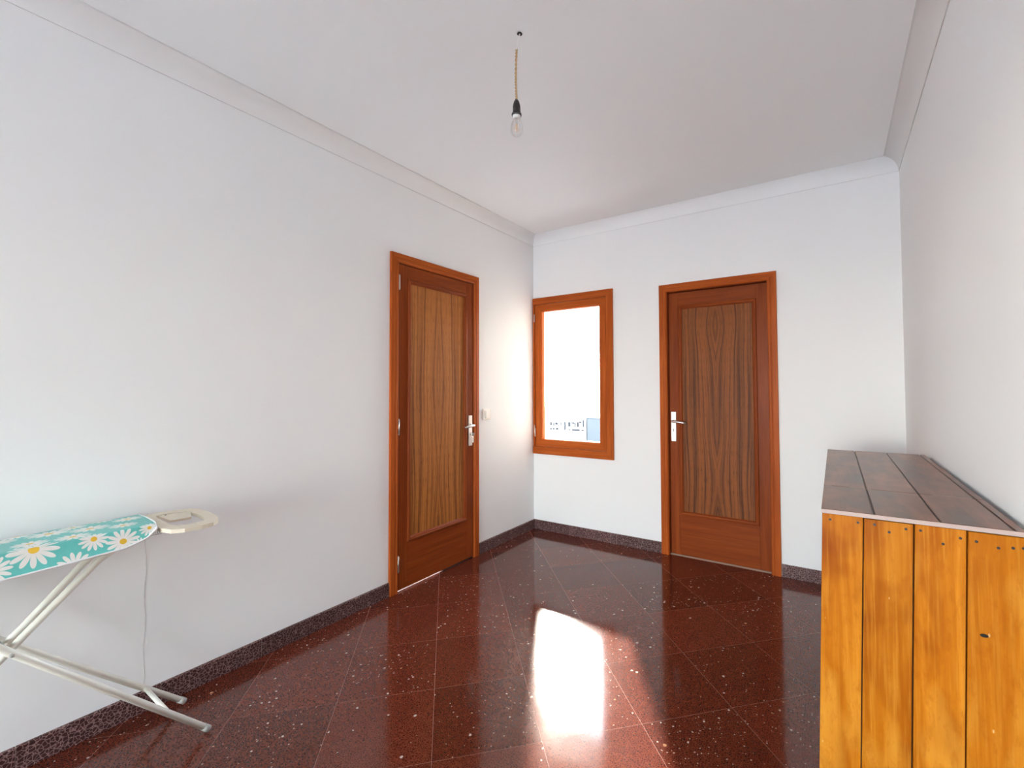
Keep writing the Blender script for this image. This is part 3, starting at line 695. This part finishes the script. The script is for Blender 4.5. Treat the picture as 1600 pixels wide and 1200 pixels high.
def toplam(name):
    t = NT(name)
    n1 = t.noise(t.coords((22, 3, 22), 9.0), 1.0, 4, 0.6, 0.5); n2 = t.noise(t.coords((7, 5, 7), 9.0), 1.0, 3)
    rings = t.noise(t.coords((70, 9, 70), 9.0), 1.0, 3, 0.6, 1.2)
    c = t.ramp(n1, [(0.3, (0.085, 0.036, 0.024)), (0.55, (0.17, 0.066, 0.038)), (0.75, (0.27, 0.098, 0.046))])
    c = t.mix(t.math('MULTIPLY', t.math('SUBTRACT', n2, 0.48), 3.0, clamp=True), c, (0.33, 0.125, 0.055))
    c = t.mix(t.math('MULTIPLY', t.math('SUBTRACT', 0.47, n2), 4.0, clamp=True), c, (0.10, 0.078, 0.066))
    c = t.mix(t.math('MULTIPLY', t.math('SUBTRACT', rings, 0.55), 1.5, clamp=True), c, (0.05, 0.025, 0.018))
    return t.bsdf(c, 0.30, spec=0.5, bump=rings, bump_d=0.0004, bump_s=0.2)
M['top'] = toplam('dark_plank_laminate')
TZ0, TZ1 = CH, 0.996
cbox('top_sheet', CX0 - 0.001, CX1 - 0.001, CY0 - 0.004, CY1 + 0.002, TZ0 - 0.002, TZ0 + 0.006, plain('laminate_groove', (0.11, 0.092, 0.083), 0.5))
tx = [CX0 - 0.002, 2.507, 2.636, 2.764, CX1]
for (ya, yb) in ((CY0 - 0.005, -1.814), (-1.812, CY1 + 0.003)):
    for i, (a, b) in enumerate(zip(tx, tx[1:])):
        cbox('top_board', a + (0 if i == 0 else 0.002), b - (0 if i == 3 else 0.002), ya, yb, TZ0 + 0.006, TZ1 - (0.0 if i != 1 else 0.0003), M['top'], bev=0.0012)
cbox('edge_strip', CX0 - 0.002, CX1, CY0 - 0.0072, CY0 - 0.0052, TZ0 - 0.001, TZ1 - 0.0008, plain('pale_cut_edge', (0.52, 0.40, 0.36), 0.6))
for xa, xb in ((2.396, 2.414), (2.462, 2.52), (2.668, 2.755)):   # worn white streaks along the joint
    cbox('worn_joint', xa, xb, -1.8138, -1.8122, TZ1 - 0.003, TZ1 + 0.0003, M['grout_pale'])

# ------------------------------------------------------------------ outside, far below and beyond the window
tag(box('ground', (-260, 6, -16.5), (160, 300, -16), M['asphalt']), kind='structure')
def rayhit(px, py, ydist):
    d = fw + r2 * ((px - PPX) / F_PX) - u2 * ((py - PPY) / F_PX); k = (ydist - CAM.y) / d.y
    return CAM + d * k
YH = 120.0
def house(label, x0px, x1px, topz, wins, mat, name='house', cat='house', depth=14.0, grp=None):
    a = rayhit(x0px, 640, YH); b = rayhit(x1px, 640, YH)
    root = empty(name, ((a.x + b.x) / 2, YH, -16)); tag(root, label, cat, grp)
    def rel(p): return p - root.location
    p, q = rel(Vector((a.x, YH, -16))), rel(Vector((b.x, YH + depth, topz)))
    box('facade', p, q, mat, root)
    box('roof_slab', (p.x - 0.3, -0.3, q.z), (q.x + 0.3, depth + 0.3, q.z + 0.35), M['ext'], root)
    for (wx, wy, ww, wh) in wins:
        ww *= 1.25; wh *= 1.15
        c0 = rel(rayhit(wx - ww / 2, wy + wh / 2, YH)); c1 = rel(rayhit(wx + ww / 2, wy - wh / 2, YH))
        o = box('window', (c0.x, -0.06, c0.z), (c1.x, 0.05, c1.z), M['farwin'], root)
        box('sill', (c0.x - 0.08, -0.15, c0.z - 0.08), (c1.x + 0.08, 0.02, c0.z), M['ext'], o)
    return root
house('far white house with two rows of tiny windows beyond the window', 845, 884, -6.0,
      [(861, 662, 2.2, 4.5), (865.2, 663, 1.6, 4), (869.5, 662, 3, 3.5), (877, 662, 1.4, 5), (861, 670, 2, 3), (865.2, 670, 2, 2.4), (870.5, 670, 3.2, 3), (877, 670, 1.2, 2.4), (882.8, 665.5, 1.8, 11.5)], M['far_render'])
house('far white house with uneven dark openings beyond the window', 886, 914, -5.5,
      [(889.5, 663, 2.6, 6.5), (895, 661, 3.4, 2.0), (898.5, 664, 1.6, 5.5), (903, 663.5, 2.2, 6.5), (906.5, 660, 2.4, 3), (911.5, 662, 2, 9.5), (889.5, 671.5, 2.4, 1.6), (899.8, 672, 10, 2), (910.5, 672.5, 3.6, 2)], M['far_render'])
hs = house('far grey-blue corrugated shed beyond the window', 917.5, 938, rayhit(927, 652.5, YH).z, [], M['corr'], 'shed', 'shed', 10.0)
a = rayhit(917.5, 640, YH); b = rayhit(938, 640, YH)
for k in range(10):
    x = a.x + (b.x - a.x) * (k + 0.5) / 10 - hs.location.x
    box('corrugation', (x - 0.07, -0.12, 8.0), (x + 0.07, 0.0, rayhit(927, 652.8, YH).z + 16), M['corr'], hs)
tag(tube('clothes_line', [(-0.6, 0.75, 1.735), (0.3, 0.75, 1.728), (1.03, 0.75, 1.733)], 0.003, plain('grey_line', (0.3, 0.3, 0.3), 0.8), None, 6), 'thin pale line stretched level outside the window', 'clothesline')
